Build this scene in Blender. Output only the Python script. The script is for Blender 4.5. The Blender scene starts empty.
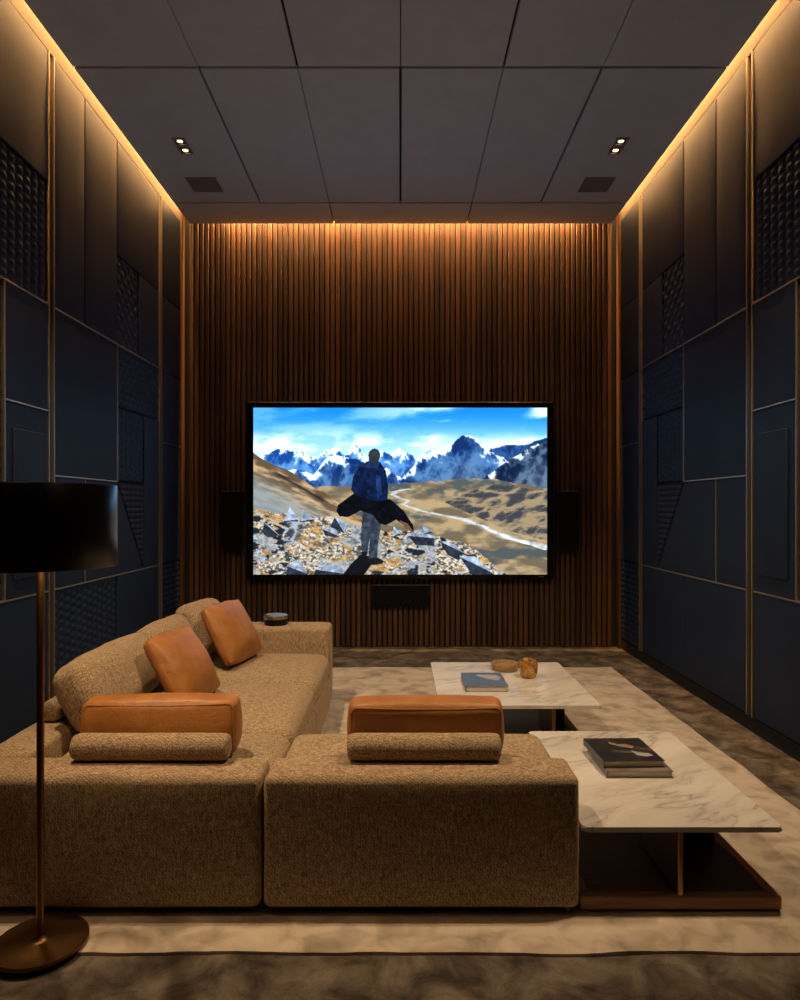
import bpy, bmesh, math, random
import numpy as np
from mathutils import Vector, Matrix, Euler, noise
random.seed(7); rng = np.random.default_rng(7)
S = bpy.context.scene
COL = S.collection
F = 680.0; EYE = 1.3; CU, CV = 400.5, 508.0

# ------------------------------------------------------------------ camera, world, exposure
cam_d = bpy.data.cameras.new('camera'); cam = bpy.data.objects.new('camera', cam_d); COL.objects.link(cam)
cam.location = (0, 0, EYE); cam.rotation_euler = (math.pi/2, 0, 0)
cam_d.sensor_fit = 'VERTICAL'; cam_d.sensor_height = 36.0; cam_d.lens = 36.0*F/1000.0
cam_d.shift_x = (400-CU)/1000.0; cam_d.shift_y = (CV-500)/1000.0
cam_d.clip_start = 0.05; cam_d.clip_end = 60
S.camera = cam
W = bpy.data.worlds.new('world'); S.world = W; W.use_nodes = True
W.node_tree.nodes['Background'].inputs[0].default_value = (0.012, 0.012, 0.015, 1)
W.node_tree.nodes['Background'].inputs[1].default_value = 0.3
S.view_settings.view_transform = 'Standard'; S.view_settings.look = 'None'
S.view_settings.exposure = 0.0; S.view_settings.gamma = 1.0; S.view_settings.use_curve_mapping = False
S.cycles.use_denoising = True
S.cycles.max_bounces = 8; S.cycles.diffuse_bounces = 4
S.cycles.sample_clamp_indirect = 6.0

# light levels
COVE_W = 11.0          # watts per metre of side cove strip
COVE_BACK_W = 75.0
SPOT_FAR = 18.0
SPOT_NEAR = 180.0
SPOT_REAR = 3.0
BULB = 9.0
SCREEN = 1.7
WARM = (1.0, 0.70, 0.405)
WARM_COVE = (1.0, 0.50, 0.17)

# room
XW = 2.03; YB = 6.36; ZC = 3.942; XC = 1.962; YCE = 6.32; YF = -1.2; ZTOP = 4.13

# ------------------------------------------------------------------ helpers
def add_box(bm, x0, x1, y0, y1, z0, z1, bev=0.0, seg=2):
    r = bmesh.ops.create_cube(bm, size=1.0)
    vs = r['verts']
    for v in vs:
        v.co = Vector((x0+(v.co.x+.5)*(x1-x0), y0+(v.co.y+.5)*(y1-y0), z0+(v.co.z+.5)*(z1-z0)))
    if bev > 0:
        es = list({e for v in vs for e in v.link_edges})
        bmesh.ops.bevel(bm, geom=es, offset=bev, segments=seg, affect='EDGES', profile=0.5)
    return bm

def box(*a, **k):
    return add_box(bmesh.new(), *a, **k)

def add_lathe(bm, prof, cx=0, cy=0, n=48, closed=False):
    rings = []
    for r, z in prof:
        if r < 1e-6:
            rings.append([bm.verts.new((cx, cy, z))])
        else:
            rings.append([bm.verts.new((cx+r*math.cos(2*math.pi*i/n), cy+r*math.sin(2*math.pi*i/n), z)) for i in range(n)])
    pairs = list(zip(rings[:-1], rings[1:]))
    if closed: pairs.append((rings[-1], rings[0]))
    for a, b in pairs:
        for i in range(n):
            j = (i+1) % n
            if len(a) == 1 and len(b) == 1: continue
            if len(a) == 1: bm.faces.new((a[0], b[i], b[j]))
            elif len(b) == 1: bm.faces.new((a[i], a[j], b[0]))
            else: bm.faces.new((a[i], a[j], b[j], b[i]))
    return bm

def add_tube(bm, pts, r, n=10):
    pts = [Vector(p) for p in pts]; rings = []
    up = Vector((0.13, 0.21, 0.97)).normalized()
    for i, p in enumerate(pts):
        t = (pts[min(i+1, len(pts)-1)]-pts[max(i-1, 0)]).normalized()
        a = t.cross(up)
        if a.length < 1e-3: a = t.cross(Vector((1, 0, 0)))
        a.normalize(); b = t.cross(a).normalized()
        rings.append([bm.verts.new(p+a*r*math.cos(2*math.pi*k/n)+b*r*math.sin(2*math.pi*k/n)) for k in range(n)])
    for A, B in zip(rings[:-1], rings[1:]):
        for k in range(n):
            bm.faces.new((A[k], A[(k+1) % n], B[(k+1) % n], B[k]))
    bm.faces.new(rings[0]); bm.faces.new(rings[-1][::-1])
    return bm

def soft_box(sx, sy, sz, r, puff=(0, 0, 0), n=10, wr=0.0, wscale=6.0, seed=0.0, flat_bottom=False, pw=2.0):
    """rounded, padded block centred on the origin"""
    h = Vector((sx/2, sy/2, sz/2)); bm = bmesh.new()
    def coords(hh):
        rr = min(r, hh*0.98); c = hh-rr
        e = [-hh+rr*t for t in (0, .12, .3, .55, .8)]
        m = [-c+2*c*i/n for i in range(n+1)]
        return e+m+[-x for x in e[::-1]]
    cs = [coords(h[i]) for i in range(3)]
    cache = {}
    def vert(p):
        k = (round(p[0], 5), round(p[1], 5), round(p[2], 5))
        if k not in cache: cache[k] = bm.verts.new(p)
        return cache[k]
    for ax in range(3):
        a, b = [i for i in range(3) if i != ax]
        for sgn in (-1, 1):
            A, B = cs[a], cs[b]
            for i in range(len(A)-1):
                for j in range(len(B)-1):
                    q = []
                    for (ii, jj) in ((i, j), (i+1, j), (i+1, j+1), (i, j+1)):
                        p = [0, 0, 0]; p[ax] = sgn*h[ax]; p[a] = A[ii]; p[b] = B[jj]; q.append(vert(p))
                    if (sgn > 0) != (ax == 1): bm.faces.new(q)
                    else: bm.faces.new(q[::-1])
    off = Vector((seed*3.1, seed*1.7, seed*2.3))
    for v in bm.verts:
        p = v.co.copy()
        rr = [min(r, h[i]*0.98) for i in range(3)]; R = min(rr)
        inner = Vector([max(-(h[i]-R), min(h[i]-R, p[i])) for i in range(3)])
        d = p-inner
        if d.length > 1e-9: p = inner+d.normalized()*R
        q = Vector([p[i]/h[i] for i in range(3)])
        o = Vector((0, 0, 0))
        for i in range(3):
            a, b = [k for k in range(3) if k != i]
            if puff[i]:
                w = max(0, 1-abs(q[a])**pw)*max(0, 1-abs(q[b])**pw)
                if flat_bottom and i == 2 and q[2] < 0: w = 0
                o[i] = puff[i]*w*q[i]
        p = p+o
        if wr:
            nv = noise.noise_vector(p*wscale+off)+0.5*noise.noise_vector(p*wscale*2.3+off)
            p = p+nv*wr
        v.co = p
    return bm

def link(o): COL.objects.link(o)

def wloc(o):
    v = Vector((0, 0, 0))
    while o: v += o.location; o = o.parent
    return v

def obj(name, bm, mat, parent=None, smooth=True, shift=True, angle=40):
    """one mesh object; world-space bmesh is moved into the parent's frame"""
    me = bpy.data.meshes.new(name)
    bmesh.ops.recalc_face_normals(bm, faces=bm.faces)
    if parent is not None and shift:
        L = wloc(parent); bmesh.ops.translate(bm, vec=-L, verts=bm.verts)
    bm.to_mesh(me); bm.free()
    if smooth:
        me.polygons.foreach_set('use_smooth', [True]*len(me.polygons))
        try: me.set_sharp_from_angle(angle=math.radians(angle))
        except Exception: pass
    o = bpy.data.objects.new(name, me); link(o)
    if mat is not None: me.materials.append(mat)
    if parent is not None: o.parent = parent
    return o

def tag(o, label, cat, group=None):
    o['label'] = label; o['category'] = cat
    if group: o['group'] = group
    return o

def thing(name, label, cat, loc=(0, 0, 0), group=None):
    o = bpy.data.objects.new(name, None); link(o); o.location = loc; o.empty_display_size = .1
    return tag(o, label, cat, group)

def struct(name, bm, mat, parent=None, **k):
    o = obj(name, bm, mat, parent, **k)
    if parent is None: o['kind'] = 'structure'
    return o

def copy_tree(o, parent=None):
    c = o.copy(); link(c)
    if parent is not None: c.parent = parent
    for ch in list(o.children): copy_tree(ch, c)
    return c

def rebase(o):
    """move a single mesh object's origin to the middle of its underside"""
    me = o.data; vs = [v.co for v in me.vertices]
    L = Vector(((min(v.x for v in vs)+max(v.x for v in vs))/2, (min(v.y for v in vs)+max(v.y for v in vs))/2, min(v.z for v in vs)))
    me.transform(Matrix.Translation(-L)); o.location = o.location+L
    return o

# ------------------------------------------------------------------ materials
def lin(c):
    return tuple((x/255/12.92) if x/255 <= .04045 else ((x/255+.055)/1.055)**2.4 for x in c)

class MB:
    def __init__(s, name, base=(.5, .5, .5), rough=.5, metal=0.0, spec=.5):
        s.m = bpy.data.materials.new(name); s.m.use_nodes = True
        s.nt = s.m.node_tree; s.b = s.nt.nodes['Principled BSDF']
        s.b.inputs['Base Color'].default_value = (*base, 1); s.b.inputs['Roughness'].default_value = rough
        s.b.inputs['Metallic'].default_value = metal; s.b.inputs['Specular IOR Level'].default_value = spec
    def n(s, t, **k):
        x = s.nt.nodes.new(t)
        for a, b in k.items():
            if a in x.inputs: x.inputs[a].default_value = b
            else: setattr(x, a, b)
        return x
    def l(s, a, b): s.nt.links.new(a, b)
    def coords(s, scale=(1, 1, 1), rot=(0, 0, 0), kind='Object'):
        t = s.n('ShaderNodeTexCoord'); m = s.n('ShaderNodeMapping')
        m.inputs['Scale'].default_value = scale; m.inputs['Rotation'].default_value = rot
        s.l(t.outputs[kind], m.inputs['Vector']); return m.outputs['Vector']
    def noise(s, vec, scale=5, detail=3, rough=.5, dist=0.0):
        x = s.n('ShaderNodeTexNoise'); x.inputs['Scale'].default_value = scale; x.inputs['Detail'].default_value = detail
        x.inputs['Roughness'].default_value = rough; x.inputs['Distortion'].default_value = dist
        s.l(vec, x.inputs['Vector']); return x.outputs['Fac']
    def ramp(s, fac, stops, interp='LINEAR'):
        r = s.n('ShaderNodeValToRGB'); r.color_ramp.interpolation = interp
        el = r.color_ramp.elements
        while len(el) < len(stops): el.new(.5)
        for e, (p, c) in zip(el, stops): e.position = p; e.color = (*c, 1) if len(c) == 3 else c
        s.l(fac, r.inputs['Fac']); return r.outputs['Color']
    def math(s, op, a, b=0.0):
        x = s.n('ShaderNodeMath', operation=op)
        for i, q in enumerate((a, b)):
            if isinstance(q, (int, float)): x.inputs[i].default_value = q
            else: s.l(q, x.inputs[i])
        return x.outputs[0]
    def mix(s, fac, a, b, mode='MIX'):
        x = s.n('ShaderNodeMix', data_type='RGBA', blend_type=mode)
        for i, q in ((0, fac), (6, a), (7, b)):
            if isinstance(q, (int, float)): x.inputs[i].default_value = q
            elif isinstance(q, tuple): x.inputs[i].default_value = (*q, 1)
            else: s.l(q, x.inputs[i])
        return x.outputs[2]
    def bump(s, h, strength=.3, dist=.01):
        x = s.n('ShaderNodeBump'); x.inputs['Strength'].default_value = strength; x.inputs['Distance'].default_value = dist
        s.l(h, x.inputs['Height']); s.l(x.outputs['Normal'], s.b.inputs['Normal'])
    def base(s, c): s.l(c, s.b.inputs['Base Color'])
    def rough(s, c): s.l(c, s.b.inputs['Roughness'])

M = {}
def simple(name, base, rough=.5, metal=0.0, spec=.5):
    M[name] = MB(name, base, rough, metal, spec).m

simple('black_plastic', (.008, .008, .009), .45)
simple('black_gloss', (.004, .004, .005), .15)
simple('dark_backing', (.006, .006, .007), .8)
simple('black_metal', (.02, .018, .017), .35, .8)
simple('cove_paint', (.10, .085, .065), .8)
simple('steel', (.45, .43, .40), .35, 1.0)
simple('paper', (.62, .55, .45), .8)
simple('grille', (.003, .003, .004), .9, 0, .15)
simple('ceiling_grille', (.20, .19, .19), .8)

def m_brass(name, base, rough):
    b = MB(name, base, rough, 1.0)
    f = b.noise(b.coords((1, 1, 60)), 8, 2)
    b.rough(b.ramp(f, [(0, (rough*.8,)*3), (1, (rough*1.25,)*3)])); M[name] = b.m
m_brass('brass', (.52, .44, .35), .42)
m_brass('bronze', (.30, .17, .075), .32)
m_brass('dark_bronze', (.22, .12, .048), .36)
M['shade_metal'] = MB('shade_metal', (.012, .008, .006), .28, 0, .7).m

def m_fabric():
    b = MB('sofa_tweed', rough=.92, spec=.15)
    v = b.coords((1, 1, 1))
    streak = b.noise(b.coords((380, 380, 42)), 1.0, 3, .65)
    cross = b.noise(b.coords((60, 60, 420)), 1.0, 2, .6)
    fine = b.noise(v, 420, 2, .7)
    big = b.noise(v, 5, 3, .5)
    w1 = b.n('ShaderNodeTexWave', wave_type='BANDS', bands_direction='DIAGONAL'); w1.inputs['Scale'].default_value = 42
    w1.inputs['Distortion'].default_value = 1.2; w1.inputs['Detail'].default_value = 1
    b.l(v, w1.inputs['Vector'])
    t = b.math('ADD', b.math('MULTIPLY', streak, .76), b.math('MULTIPLY', cross, .4))
    t = b.math('ADD', t, b.math('MULTIPLY', fine, .22))
    t = b.math('ADD', t, b.math('MULTIPLY', w1.outputs['Fac'], .05))
    c = b.ramp(t, [(.51, (.040, .026, .013)), (.64, (.195, .135, .080)), (.75, (.37, .27, .175)), (.88, (.64, .50, .35))])
    c = b.mix(.12, c, b.ramp(big, [(.3, (.20, .135, .08)), (.7, (.36, .26, .165))]))
    b.base(c); b.bump(t, .45, .004)
    b.b.inputs['Sheen Weight'].default_value = .25; b.b.inputs['Sheen Roughness'].default_value = .5
    b.b.inputs['Sheen Tint'].default_value = (.8, .62, .42, 1)
    M['fabric'] = b.m
m_fabric()

def m_leather():
    b = MB('tan_leather', rough=.42, spec=.45); v = b.coords()
    n1 = b.noise(v, 7, 4, .55); n2 = b.noise(v, 160, 3, .6)
    b.base(b.ramp(n1, [(.3, (.26, .102, .026)), (.6, (.38, .158, .040)), (.8, (.45, .20, .056))]))
    vo = b.n('ShaderNodeTexVoronoi'); vo.inputs['Scale'].default_value = 220; b.l(v, vo.inputs['Vector'])
    h = b.math('ADD', b.math('MULTIPLY', b.noise(v, 14, 4, .6, .6), 1.0), b.math('MULTIPLY', vo.outputs['Distance'], .12))
    b.bump(h, .35, .012); b.rough(b.ramp(n2, [(.3, (.36,)*3), (.7, (.5,)*3)])); M['leather'] = b.m
m_leather()

def m_wall(name, ribs=None):
    b = MB(name, rough=.62, spec=.32); v = b.coords()
    n1 = b.noise(v, 3.2, 4, .6); n2 = b.noise(v, 320, 2, .6)
    b.base(b.ramp(n1, [(.3, (.0058, .0155, .042)), (.7, (.009, .022, .057))]))
    h = b.math('MULTIPLY', n2, .5)
    if ribs:
        sp = b.n('ShaderNodeSeparateXYZ'); b.l(v, sp.inputs[0])
        a = b.math('ABSOLUTE', b.math('SINE', b.math('MULTIPLY', sp.outputs[2], math.pi/.042)))
        c = b.math('ABSOLUTE', b.math('SINE', b.math('MULTIPLY', sp.outputs[1], math.pi/.085)))
        h = b.math('ADD', h, b.math('MULTIPLY', a, b.math('ADD', b.math('MULTIPLY', c, .7), .8)))
        b.bump(h, .9, .012)
    else: b.bump(h, .35, .002)
    M[name] = b.m
m_wall('navy_fabric'); m_wall('navy_ribbed', True)

def m_wood(name, dark, light, axis, slats=False):
    b = MB(name, rough=.42, spec=.4)
    sc = {'x': (3, 45, 45), 'y': (45, 3, 45), 'z': (45, 45, 2.2)}[axis]
    v = b.coords(sc)
    n1 = b.noise(v, 1.0, 5, .6, .8); n2 = b.noise(b.coords(tuple(q*4 for q in sc)), 1.0, 3, .6)
    f = b.math('ADD', b.math('MULTIPLY', n1, .75), b.math('MULTIPLY', n2, .25))
    c = b.ramp(f, [(.32, dark), (.62, light)])
    if slats:
        sp = b.n('ShaderNodeSeparateXYZ'); t = b.n('ShaderNodeTexCoord'); b.l(t.outputs['Object'], sp.inputs[0])
        k = b.math('FLOOR', b.math('DIVIDE', b.math('ADD', sp.outputs[0], 10.0), slats))
        wn = b.n('ShaderNodeTexWhiteNoise', noise_dimensions='1D'); b.l(k, wn.inputs['W'])
        c = b.mix(1.0, c, b.ramp(wn.outputs['Value'], [(0, (.48, .44, .42)), (.5, (.85, .80, .76)), (1, (1.25, 1.12, 1.0))]), 'MULTIPLY')
    b.base(c); b.bump(f, .12, .003); M[name] = b.m
PITCH = 4.06/83
m_wood('slat_walnut', (.036, .0172, .0085), (.100, .050, .025), 'z', PITCH)
m_wood('walnut', (.13, .060, .026), (.30, .150, .070), 'x')
m_wood('walnut_side', (.13, .060, .026), (.30, .150, .070), 'y')
m_wood('walnut_post', (.042, .0185, .009), (.115, .054, .026), 'z')
m_wood('dark_walnut', (.040, .019, .010), (.095, .046, .023), 'x')

def m_carpet():
    b = MB('brown_carpet', rough=.97, spec=.05); v = b.coords()
    n1 = b.noise(v, 6.5, 5, .62, .5); n2 = b.noise(v, 260, 2, .7)
    f = b.math('ADD', b.math('MULTIPLY', n1, .8), b.math('MULTIPLY', n2, .2))
    b.base(b.ramp(f, [(.38, (.045, .036, .028)), (.5, (.105, .085, .067)), (.64, (.20, .168, .135))]))
    b.bump(n2, .6, .006); M['carpet'] = b.m
m_carpet()

def m_rug():
    b = MB('beige_rug', rough=.9, spec=.1); v = b.coords()
    n0 = b.noise(b.coords((.8, 1.3, 1)), 4.0, 3, .5)
    n1 = b.noise(b.coords((1, 1.15, 1), (0, 0, .5)), 8.5, 3, .5, .5)
    n2 = b.noise(v, 300, 2, .7)
    f = b.math('ADD', b.math('MULTIPLY', n0, .35), b.math('MULTIPLY', n1, .65))
    c = b.ramp(f, [(.36, (.24, .195, .150)), (.45, (.38, .315, .245)), (.54, (.52, .44, .355)), (.7, (.60, .515, .425))])
    b.base(b.mix(.15, c, b.ramp(n2, [(.3, (.3, .24, .18)), (.7, (.62, .52, .42))])))
    b.bump(n2, .5, .004)
    b.b.inputs['Sheen Weight'].default_value = .2; M['rug'] = b.m
m_rug()

def m_marble():
    b = MB('pale_marble', rough=.16, spec=.5); v = b.coords((1, 1, 1), (0, 0, -.55))
    d = b.n('ShaderNodeTexNoise'); d.inputs['Scale'].default_value = 2.6; d.inputs['Detail'].default_value = 6
    b.l(v, d.inputs['Vector'])
    vm = b.n('ShaderNodeVectorMath', operation='MULTIPLY_ADD'); b.l(d.outputs['Color'], vm.inputs[0])
    vm.inputs[1].default_value = (.20, .20, .20); b.l(v, vm.inputs[2])
    mp = b.n('ShaderNodeMapping'); mp.inputs['Scale'].default_value = (.9, 5.0, 1); b.l(vm.outputs[0], mp.inputs['Vector'])
    n = b.noise(mp.outputs['Vector'], 1.3, 5, .6)
    ridge = b.math('ABSOLUTE', b.math('SUBTRACT', n, .5))
    vein = b.ramp(ridge, [(0, (.9,)*3), (.010, (.45,)*3), (.04, (.14,)*3), (.10, (0,)*3)])
    n3 = b.noise(mp.outputs['Vector'], .6, 3, .5)
    vv = b.math('MULTIPLY', vein, b.ramp(n3, [(.38, (0.1,)*3), (.6, (1,)*3)]))
    cloud = b.ramp(b.noise(mp.outputs['Vector'], .9, 4, .6), [(.3, (.53, .50, .465)), (.65, (.67, .64, .605))])
    b.base(b.mix(vv, cloud, (.27, .26, .255))); M['marble'] = b.m
m_marble()

def m_ceiling():
    b = MB('grey_ceiling_felt', rough=.95, spec=.1); v = b.coords()
    n1 = b.noise(v, 9, 4, .6); n2 = b.noise(v, 400, 2, .6)
    b.base(b.ramp(n1, [(.3, (.54, .60, .75)), (.7, (.59, .65, .80))])); b.bump(n2, .25, .002); M['ceiling'] = b.m
m_ceiling()

def m_amber():
    b = MB('amber_glass', (.75, .36, .08), .08); v = b.coords()
    b.b.inputs['Transmission Weight'].default_value = .75; b.b.inputs['IOR'].default_value = 1.45
    b.base(b.ramp(b.noise(v, 28, 3, .6), [(.35, (.42, .17, .04)), (.5, (.80, .48, .16)), (.68, (.95, .80, .48))]))
    b.bump(b.noise(v, 30, 3), .4, .01); M['amber'] = b.m
    b = MB('smoky_amber_glass', (.55, .36, .16), .12); b.b.inputs['Transmission Weight'].default_value = .6
    M['amber_bowl'] = b.m
m_amber()

def emis(name, c, s):
    m = bpy.data.materials.new(name); m.use_nodes = True; nt = m.node_tree; nt.nodes.clear()
    e = nt.nodes.new('ShaderNodeEmission'); e.inputs[0].default_value = (*c, 1); e.inputs[1].default_value = s
    o = nt.nodes.new('ShaderNodeOutputMaterial'); nt.links.new(e.outputs[0], o.inputs[0]); M[name] = m
emis('lamp_lens', (1.0, .74, .42), 2.5)
emis('led_strip', WARM_COVE, 6.0)

def m_book(name, dark, stops, scale, seed):
    b = MB(name, dark, .35, 0, .4); v = b.coords((1, 1, 1)); mp = b.n('ShaderNodeMapping')
    mp.inputs['Location'].default_value = (seed, seed*.7, 0); b.l(v, mp.inputs['Vector'])
    b.base(b.ramp(b.noise(mp.outputs['Vector'], scale, 4, .55, .7), stops)); M[name] = b.m
m_book('dark_cover', (.02, .02, .022), [(.45, (.018, .018, .022)), (.58, (.032, .028, .028)), (.66, (.10, .075, .065))], 11, 3.1)
m_book('grey_cover', (.2, .18, .16), [(.4, (.13, .11, .095)), (.6, (.22, .19, .165))], 9, 1.1)
m_book('blue_cover', (.06, .13, .28), [(.35, (.035, .085, .21)), (.6, (.075, .14, .27))], 14, 5.2)
simple('cover_pale', (.34, .33, .36), .45)
simple('cover_rose', (.26, .17, .14), .45)

# ------------------------------------------------------------------ setting: floor, ceiling, walls
floor = struct('floor', box(-2.2, 2.2, YF-.1, YB+.15, -.12, 0), M['carpet'], smooth=False)

ceil = struct('ceiling', box(-XC, XC, YF, YCE, ZC+.028, ZTOP), M['dark_backing'], smooth=False)
xs_a = [-XC, -1.213, -.618, 0, .618, 1.213, XC]
xs_b = [-XC, -.618, .618, XC]
rows = [(5.89, YCE, xs_b, {-.618: .010, .618: .010}),
        (4.08, 5.89, xs_a, {-1.213: .014, 1.213: .014, 0: .016, -.618: .005, .618: .005}),
        (2.28, 4.08, xs_a, {-1.213: .005, 1.213: .005, 0: .005, -.618: .014, .618: .014}),
        (.47, 2.28, xs_a, {-1.213: .014, 1.213: .014, 0: .016, -.618: .005, .618: .005}),
        (YF, .47, xs_a, {-1.213: .005, 1.213: .005, 0: .005, -.618: .014, .618: .014})]
for (y0, y1, xs, gaps) in rows:
    for a, b in zip(xs[:-1], xs[1:]):
        g0, g1 = gaps.get(a, 0)/2, gaps.get(b, 0)/2
        ya = y0+(.010 if y0 > YF else 0); yb = y1-(.010 if y1 < YCE else 0)
        obj('ceiling_panel', box(a+g0, b-g1, ya, yb, ZC, ZC+.028, bev=.003, seg=1), M['ceiling'], ceil, smooth=False)
struct('ceiling_soffit', box(-2.2, 2.2, YF-.1, YB+.15, ZTOP, ZTOP+.1), M['cove_paint'], smooth=False)

wall_front = struct('wall_front', box(-2.2, 2.2, YF-.1, YF, 0, ZTOP), M['navy_fabric'], smooth=False)
wall_back = struct('wall_back', box(-2.2, 2.2, YB+.03, YB+.15, 0, ZTOP), M['dark_backing'], smooth=False)
bm = bmesh.new()
for i in range(83):
    x = -2.03+PITCH*(i+.5)
    if abs(x)+.0175 > XW-.012: continue
    add_box(bm, x-.0172, x+.0172, YB, YB+.030, 0.004, ZTOP, bev=.003, seg=1)
obj('walnut_slats', bm, M['slat_walnut'], wall_back, smooth=False)

PT = .03   # panel thickness
def wpt(s, Y, z, d): return Vector((s*(XW+PT-d), Y, z))

def plain_panel(s, parent, y0, y1, z0, z1, g=.004, mat='navy_fabric'):
    bm = soft_box(y1-y0-2*g, PT, z1-z0-2*g, .007, (0, 0, 0), n=3, pw=10)
    c = Vector((s*(XW+PT/2), (y0+y1)/2, (z0+z1)/2))
    for v in bm.verts: v.co = c+Vector((v.co.y, v.co.x, v.co.z))
    return obj('padded_panel', bm, M[mat], parent)

def relief_panel(s, parent, y0, y1, z0, z1, kind, g=.004):
    """padded panel with stitched relief really modelled into its face"""
    y0 += g; y1 -= g; z0 += g; z1 -= g
    ny = max(4, int((y1-y0)/.0085)); nz = max(4, int((z1-z0)/.0085)); bm = bmesh.new(); G = []
    for i in range(ny+1):
        row = []
        for j in range(nz+1):
            y = y0+(y1-y0)*i/ny; z = z0+(z1-z0)*j/nz
            e = min(y-y0, y1-y, z-z0, z1-z); ed = math.sqrt(min(1, e/.012)) if e > 0 else 0
            if kind == 'h': hh = abs(math.sin(math.pi*z/.048))*(.75+.35*math.sin(2*math.pi*(y/.09+.5*math.floor(z/.048))))
            elif kind == 'v': hh = abs(math.sin(math.pi*y/.075))*(.75+.35*math.sin(2*math.pi*(z/.05+.5*math.floor(y/.075))))
            else: hh = abs(math.sin(math.pi*(y/.12+z/.10)))*abs(math.sin(math.pi*(y/.12-z/.10)))*1.25
            row.append(bm.verts.new(wpt(s, y, z, .010+ed*(.008+.012*hh))))
        G.append(row)
    for i in range(ny):
        for j in range(nz): bm.faces.new((G[i][j], G[i+1][j], G[i+1][j+1], G[i][j+1]))
    bv = [bm.verts.new(wpt(s, y, z, .001)) for y, z in ((y0, z0), (y1, z0), (y1, z1), (y0, z1))]
    bm.faces.new(bv)
    bd = [G[i][0] for i in range(ny+1)], [G[ny][j] for j in range(nz+1)], [G[i][nz] for i in range(ny, -1, -1)], [G[0][j] for j in range(nz, -1, -1)]
    for k, strip in enumerate(bd): bm.faces.new(list(strip)+[bv[(k+1) % 4], bv[k]])
    return obj('quilted_panel', bm, M['navy_fabric'], parent, angle=75)

def poly_panel(s, parent, pts, mat, name):
    bm = bmesh.new(); cy = sum(p[0] for p in pts)/len(pts); cz = sum(p[1] for p in pts)/len(pts)
    q = [(cy+(y-cy)*.985, cz+(z-cz)*.985) for y, z in pts]
    a = [bm.verts.new(wpt(s, y, z, .001)) for y, z in q]; b = [bm.verts.new(wpt(s, y, z, PT)) for y, z in q]
    bm.faces.new(a); f = bm.faces.new(b[::-1])
    for i in range(len(q)):
        j = (i+1) % len(q); bm.faces.new((a[i], a[j], b[j], b[i]))
    bmesh.ops.bevel(bm, geom=list(f.edges), offset=.008, segments=3, affect='EDGES')
    return obj(name, bm, M[mat], parent)

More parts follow.
